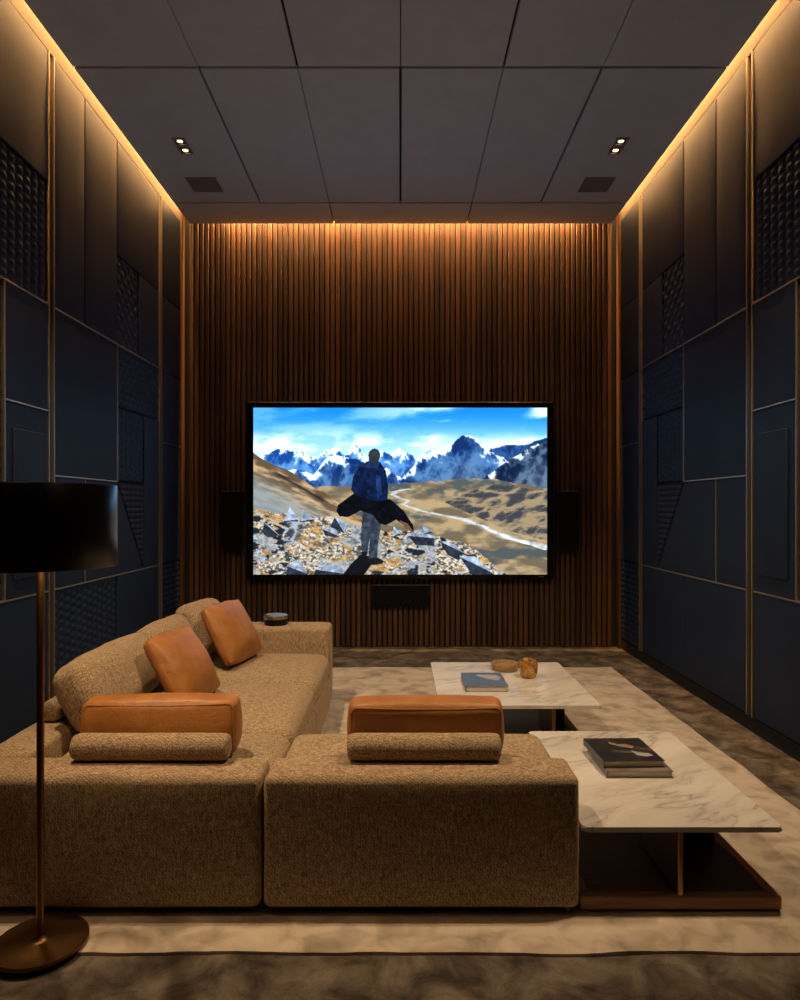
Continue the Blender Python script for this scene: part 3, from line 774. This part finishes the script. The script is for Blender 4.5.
def cushion(name, label, cat, group, size, loc, rot, mat, r=.035, puff=.03, wr=.004, seed=1., piping=False, pw=2.2, taper=0., pinch=0.):
    """size = width, thickness, height; local y is the thickness; origin at the centre"""
    w, t, h = size
    bm = soft_box(w, t, h, r, (.012, puff, .012), 12, wr, 7., seed, False, pw)
    # corners pulled in a little, like a stuffed cover
    for v in bm.verts:
        q = abs(v.co.x)/(w/2)*abs(v.co.z)/(h/2); e = max(abs(v.co.x)/(w/2), abs(v.co.z)/(h/2)); v.co.y *= (1-.28*q*q)*(1-taper*v.co.z/h)*(1-pinch*min(1, e)**5)
    o = obj(name, bm, M[mat], angle=85); o.location = loc; o.rotation_euler = Euler(rot, 'XYZ')
    tag(o, label, cat, group)
    if piping:
        for sg in (-1, 1):
            pts = []; a, b, rr = w/2-.006, h/2-.006, r
            for cx, cz, a0 in ((a-rr, b-rr, 0), (-a+rr, b-rr, 90), (-a+rr, -b+rr, 180), (a-rr, -b+rr, 270)):
                for k in range(5):
                    an = math.radians(a0+k*22.5); pts.append((cx+rr*math.cos(an), cz+rr*math.sin(an)))
            pts.append(pts[0]); P3 = []
            for (x0, z0), (x1, z1) in zip(pts[:-1], pts[1:]):
                m = max(1, int(math.hypot(x1-x0, z1-z0)/.04))
                for k in range(m):
                    x, z = x0+(x1-x0)*k/m, z0+(z1-z0)*k/m; q = abs(x)/(w/2)*abs(z)/(h/2)
                    p = Vector((x, sg*(t/2-r*.22)*(1-.28*q*q)*(1-taper*z/h), z)); P3.append(p)
            P3.append(P3[0])
            pb = obj('piping', add_tube(bmesh.new(), P3, .0035, 6), M[mat], o, shift=False)
    return o
D = math.radians
BG = 'tweed back cushions along the left sofa'
cushion('back_cushion', 'tweed back cushion at the near end of the left sofa, beside the lamp pole', 'cushion', BG, (.70, .15, .27), (-1.230, 2.918, .572), (D(-24), 0, D(90)), 'fabric', .05, .024, .005, 2.)
cushion('back_cushion', 'tweed back cushion in the middle of the left sofa, between two others', 'cushion', BG, (.52, .15, .27), (-1.222, 3.565, .572), (D(-24), 0, D(90)), 'fabric', .05, .024, .005, 3.)
cushion('back_cushion', 'tweed back cushion at the far end of the left sofa, nearest the armrest', 'cushion', BG, (.40, .15, .30), (-1.17, 4.055, .592), (D(-22), 0, D(82)), 'fabric', .05, .026, .005, 4.)
LG = 'tan leather cushions'
cushion('leather_cushion', 'square tan leather cushion leaning on the left sofa, nearer of the upright pair', 'cushion', LG, (.39, .10, .33), (-.99, 3.11, .578), (D(-30), 0, D(82)), 'leather', .02, .03, .007, 5., False, 2.2, 0., .5)
cushion('leather_cushion', 'square tan leather cushion leaning by the far armrest, farther of the upright pair', 'cushion', LG, (.42, .10, .34), (-.97, 3.93, .588), (D(-28), 0, D(78)), 'leather', .02, .03, .007, 6., False, 2.2, 0., .5)
cushion('leather_cushion', 'long orange leather cushion behind the bolster at the sofa corner', 'cushion', LG, (.535, .14, .19), (u2x(162, 2.44), 2.452, .523), (D(8), 0, D(2)), 'leather', .022, .016, .003, 7., True, taper=.55)
cushion('leather_cushion', 'long brown leather cushion behind the bolster in the middle of the picture', 'cushion', LG, (.53, .11, .20), (u2x(425.5, 2.41), 2.41, .526), (D(14), 0, 0), 'leather', .022, .014, .003, 8., True, taper=.15)

# ------------------------------------------------------------------ coffee tables
def slab(x0, x1, y0, y1, z0, z1, rc=.013):
    bm = bmesh.new(); pts = []
    for cx, cy, a0 in ((x1-rc, y1-rc, 0), (x0+rc, y1-rc, 90), (x0+rc, y0+rc, 180), (x1-rc, y0+rc, 270)):
        for k in range(7):
            a = math.radians(a0+15*k); pts.append((cx+rc*math.cos(a), cy+rc*math.sin(a)))
    lo = [bm.verts.new((x, y, z0)) for x, y in pts]; hi = [bm.verts.new((x, y, z1)) for x, y in pts]
    f0 = bm.faces.new(lo[::-1]); f1 = bm.faces.new(hi); n = len(pts)
    for i in range(n): bm.faces.new((lo[i], lo[(i+1) % n], hi[(i+1) % n], hi[i]))
    bmesh.ops.bevel(bm, geom=list(f0.edges)+list(f1.edges), offset=.004, segments=2, affect='EDGES')
    return bm
ZTB = .286
def coffee_table(label, x0, x1, y0, y1, xb0, xb1, blade_x, blade_len, cross):
    t = thing('coffee_table', label, 'coffee table', ((x0+x1)/2, (y0+y1)/2, RZ), 'marble coffee tables')
    obj('table_top', slab(x0, x1, y0, y1, ZTB-.017, ZTB), M['marble'], t)
    za, zb = .019, .064
    bm = box(xb0+.03, xb1-.03, y0+.03, y1-.03, za, .056); obj('base_tray', bm, M['dark_walnut'], t, smooth=False)
    bev = .014
    def rail(nm, a, b, c, d, mat):
        bm = box(a, b, c, d, za, zb, bev=.006, seg=2); obj(nm, bm, M[mat], t, smooth=False)
    rail('tray_edge', xb0, xb1, y0+.005, y0+.035, 'walnut'); rail('tray_edge', xb0, xb1, y1-.035, y1-.005, 'walnut')
    rail('tray_edge', xb0, xb0+.035, y0+.036, y1-.036, 'walnut_side'); rail('tray_edge', xb1-.035, xb1, y0+.036, y1-.036, 'walnut_side')
    obj('plinth', box(xb0+.08, xb1-.08, y0+.08, y1-.08, RZ, za), M['black_plastic'], t, smooth=False)
    obj('blade_leg', box(blade_x-.008, blade_x+.008, y0+.006, y0+blade_len, .0645, ZTB-.0175, bev=.002, seg=1), M['bronze'], t, smooth=False)
    obj('cross_leg', box(cross[0], cross[1], y0+blade_len+.001, y0+blade_len+.017, .0565, ZTB-.0175, bev=.002, seg=1), M['black_metal'], t, smooth=False)
    return t
NX0, NX1, NY0, NY1 = .580, 1.218, 2.16, 3.09
coffee_table('marble topped coffee table with walnut tray base, the one beside the wide sofa back', NX0, NX1, NY0, NY1, .572, 1.216, .893, .33, (.893, 1.15))
coffee_table('marble topped coffee table behind, carrying a blue book and amber glass', .198, 1.035, 3.49, 4.47, .30, .99, .79, .36, (.79, .93))

# ------------------------------------------------------------------ books and glass
def book(label, cx, cy, z0, w, d, h, rz, cover, decor, group=None):
    t = thing('hardcover_book', label, 'book', (cx, cy, z0), group); t.rotation_euler = (0, 0, rz); L = Vector((cx, cy, z0))
    c = .0028; bm = bmesh.new()
    add_box(bm, -w/2, w/2, -d/2, d/2, 0, c, bev=.0008, seg=1); add_box(bm, -w/2, w/2, -d/2, d/2, h-c, h, bev=.0008, seg=1)
    add_box(bm, -w/2, -w/2+c, -d/2, d/2, c*.9, h-c*.9)
    obj('cover', bm, M[cover], t, smooth=False, shift=False)
    obj('pages', box(-w/2+c, w/2-.005, -d/2+.005, d/2-.005, c, h-c), M['paper'], t, smooth=False, shift=False)
    for k, (pts, mat) in enumerate(decor):
        bm = bmesh.new(); vs = [bm.verts.new((x*w, y*d, h+.0003)) for x, y in pts]; f = bm.faces.new(vs)
        ex = bmesh.ops.extrude_face_region(bm, geom=[f]); bmesh.ops.translate(bm, vec=(0, 0, .0004), verts=[g for g in ex['geom'] if isinstance(g, bmesh.types.BMVert)])
        obj('cover_picture', bm, M[mat], t, smooth=False, shift=False)
    return t
book('grey hardcover book beneath the dark one on the nearer marble table', .900, 2.685, ZTB+.0004, .250, .27, .026, 0, 'grey_cover', [], 'books on the marble tables')
book('dark picture book lying on top of a grey book on the marble table', .884, 2.71, ZTB+.027, .235, .255, .027, D(2), 'dark_cover',
     [([(-.12, .32), (.02, .20), (.12, .22), (.24, .10), (.18, .02), (.04, .08), (-.04, .14), (-.14, .22)], 'cover_rose'),
      ([(.10, -.06), (.20, -.16), (.36, -.20), (.40, -.30), (.26, -.34), (.14, -.28), (.12, -.16)], 'cover_pale')], 'books on the marble tables')
book('blue hardcover book with a pale cloud picture on the farther marble table', .478, 3.90, ZTB+.0004, .235, .30, .034, 0, 'blue_cover',
     [([(-.10, .36), (.05, .30), (.18, .34), (.36, .26), (.42, .08), (.34, -.12), (.20, -.06), (.06, -.02), (-.02, .10), (-.16, .22)], 'cover_pale')], 'books on the marble tables')

bm = bmesh.new()
add_lathe(bm, [(0, .002), (.070, .002), (.082, .008), (.088, .022), (.088, .042), (.082, .048), (.074, .045), (.071, .030), (.064, .018), (0, .015)], 0, 0, 40)
o = obj('glass_bowl', bm, M['amber_bowl']); o.location = (.655, 4.265, ZTB-.0015); tag(o, 'shallow round smoky glass bowl on the farther marble table', 'bowl')
bm = bmesh.new()
add_lathe(bm, [(0, .002), (.036, .002), (.046, .010), (.056, .040), (.062, .070), (.060, .098), (.055, .106), (.050, .098), (.050, .07), (.044, .035), (.034, .016), (0, .013)], 0, 0, 10)
for v in bm.verts:
    n_ = noise.noise_vector(v.co*28); v.co += Vector((n_.x, n_.y, n_.z*.6))*.012*(1 if v.co.z > .02 else .2)
    if v.co.z < .02: v.co.z = max(v.co.z, .002)
o = obj('glass_cup', bm, M['amber'], smooth=False); o.location = (.765, 4.07, ZTB-.0015); tag(o, 'chunky faceted amber glass cup beside the shallow bowl', 'cup')

# round tin on the far armrest
ty, tz = 4.395, .5475; t = thing('round_tin', 'small round dark tin with a pale lid on the far sofa armrest', 'tin', (u2x(276, 4.4), ty, tz))
tx = u2x(276, 4.4)
obj('body', add_lathe(bmesh.new(), [(0, tz), (.072, tz), (.076, tz+.005), (.076, tz+.040), (0, tz+.040)], tx, ty, 36), M['black_metal'], t)
obj('lid', add_lathe(bmesh.new(), [(0, tz+.0405), (.077, tz+.0405), (.079, tz+.045), (.078, tz+.060), (.072, tz+.064), (0, tz+.062)], tx, ty, 36), M['steel'], t)

# ------------------------------------------------------------------ floor lamp
lx, ly = u2x(40.5, 2.0), 2.0; lz = RZ+.006
t = thing('floor_lamp', 'bronze floor lamp with a dark drum shade behind the sofa corner', 'floor lamp', (lx, ly, lz))
obj('base', add_lathe(bmesh.new(), [(0, lz), (.126, lz), (.131, lz+.003), (.131, lz+.010), (.129, lz+.0125), (.030, lz+.0140), (.019, lz+.018), (.013, lz+.030), (0, lz+.030)], lx, ly, 72), M['dark_bronze'], t, angle=50)
obj('pole', add_lathe(bmesh.new(), [(0, lz+.031), (.0105, lz+.031), (.0105, 1.27), (0, 1.27)], lx, ly, 20), M['bronze'], t)
R_ = .208
obj('lamp_shade', add_lathe(bmesh.new(), [(R_-.003, 1.131), (R_, 1.128), (R_+.002, 1.131), (R_+.002, 1.366), (R_, 1.369), (R_-.003, 1.366)], lx, ly, 96, closed=True), M['shade_metal'], t)
bm = bmesh.new()
for k in range(3):
    a = math.radians(90+120*k); add_tube(bm, [(lx, ly, 1.268), (lx+(R_-.002)*math.cos(a), ly+(R_-.002)*math.sin(a), 1.268)], .003, 6)
add_lathe(bm, [(0, 1.262), (.02, 1.262), (.02, 1.274), (0, 1.274)], lx, ly, 20)
obj('shade_ring', bm, M['black_metal'], t)
obj('socket', add_lathe(bmesh.new(), [(0.0107, 1.17), (.02, 1.17), (.02, 1.225), (.0107, 1.225)], lx, ly, 20, closed=True), M['black_metal'], t)
obj('power_cord', add_tube(bmesh.new(), [(lx-.12, ly+.02, lz+.004), (lx-.20, ly+.035, RZ+.004), (lx-.30, ly+.04, RZ+.0035), (lx-.42, ly+.05, RZ+.0035), (lx-.55, ly+.05, RZ+.0035)], .003, 8), M['black_plastic'], t)
d = bpy.data.lights.new('bulb', 'POINT'); d.energy = BULB; d.color = (1.0, .62, .30); d.shadow_soft_size = .03
o = bpy.data.objects.new('bulb', d); link(o); o.parent = t; o.location = (0.05, -.04, 1.20-lz)
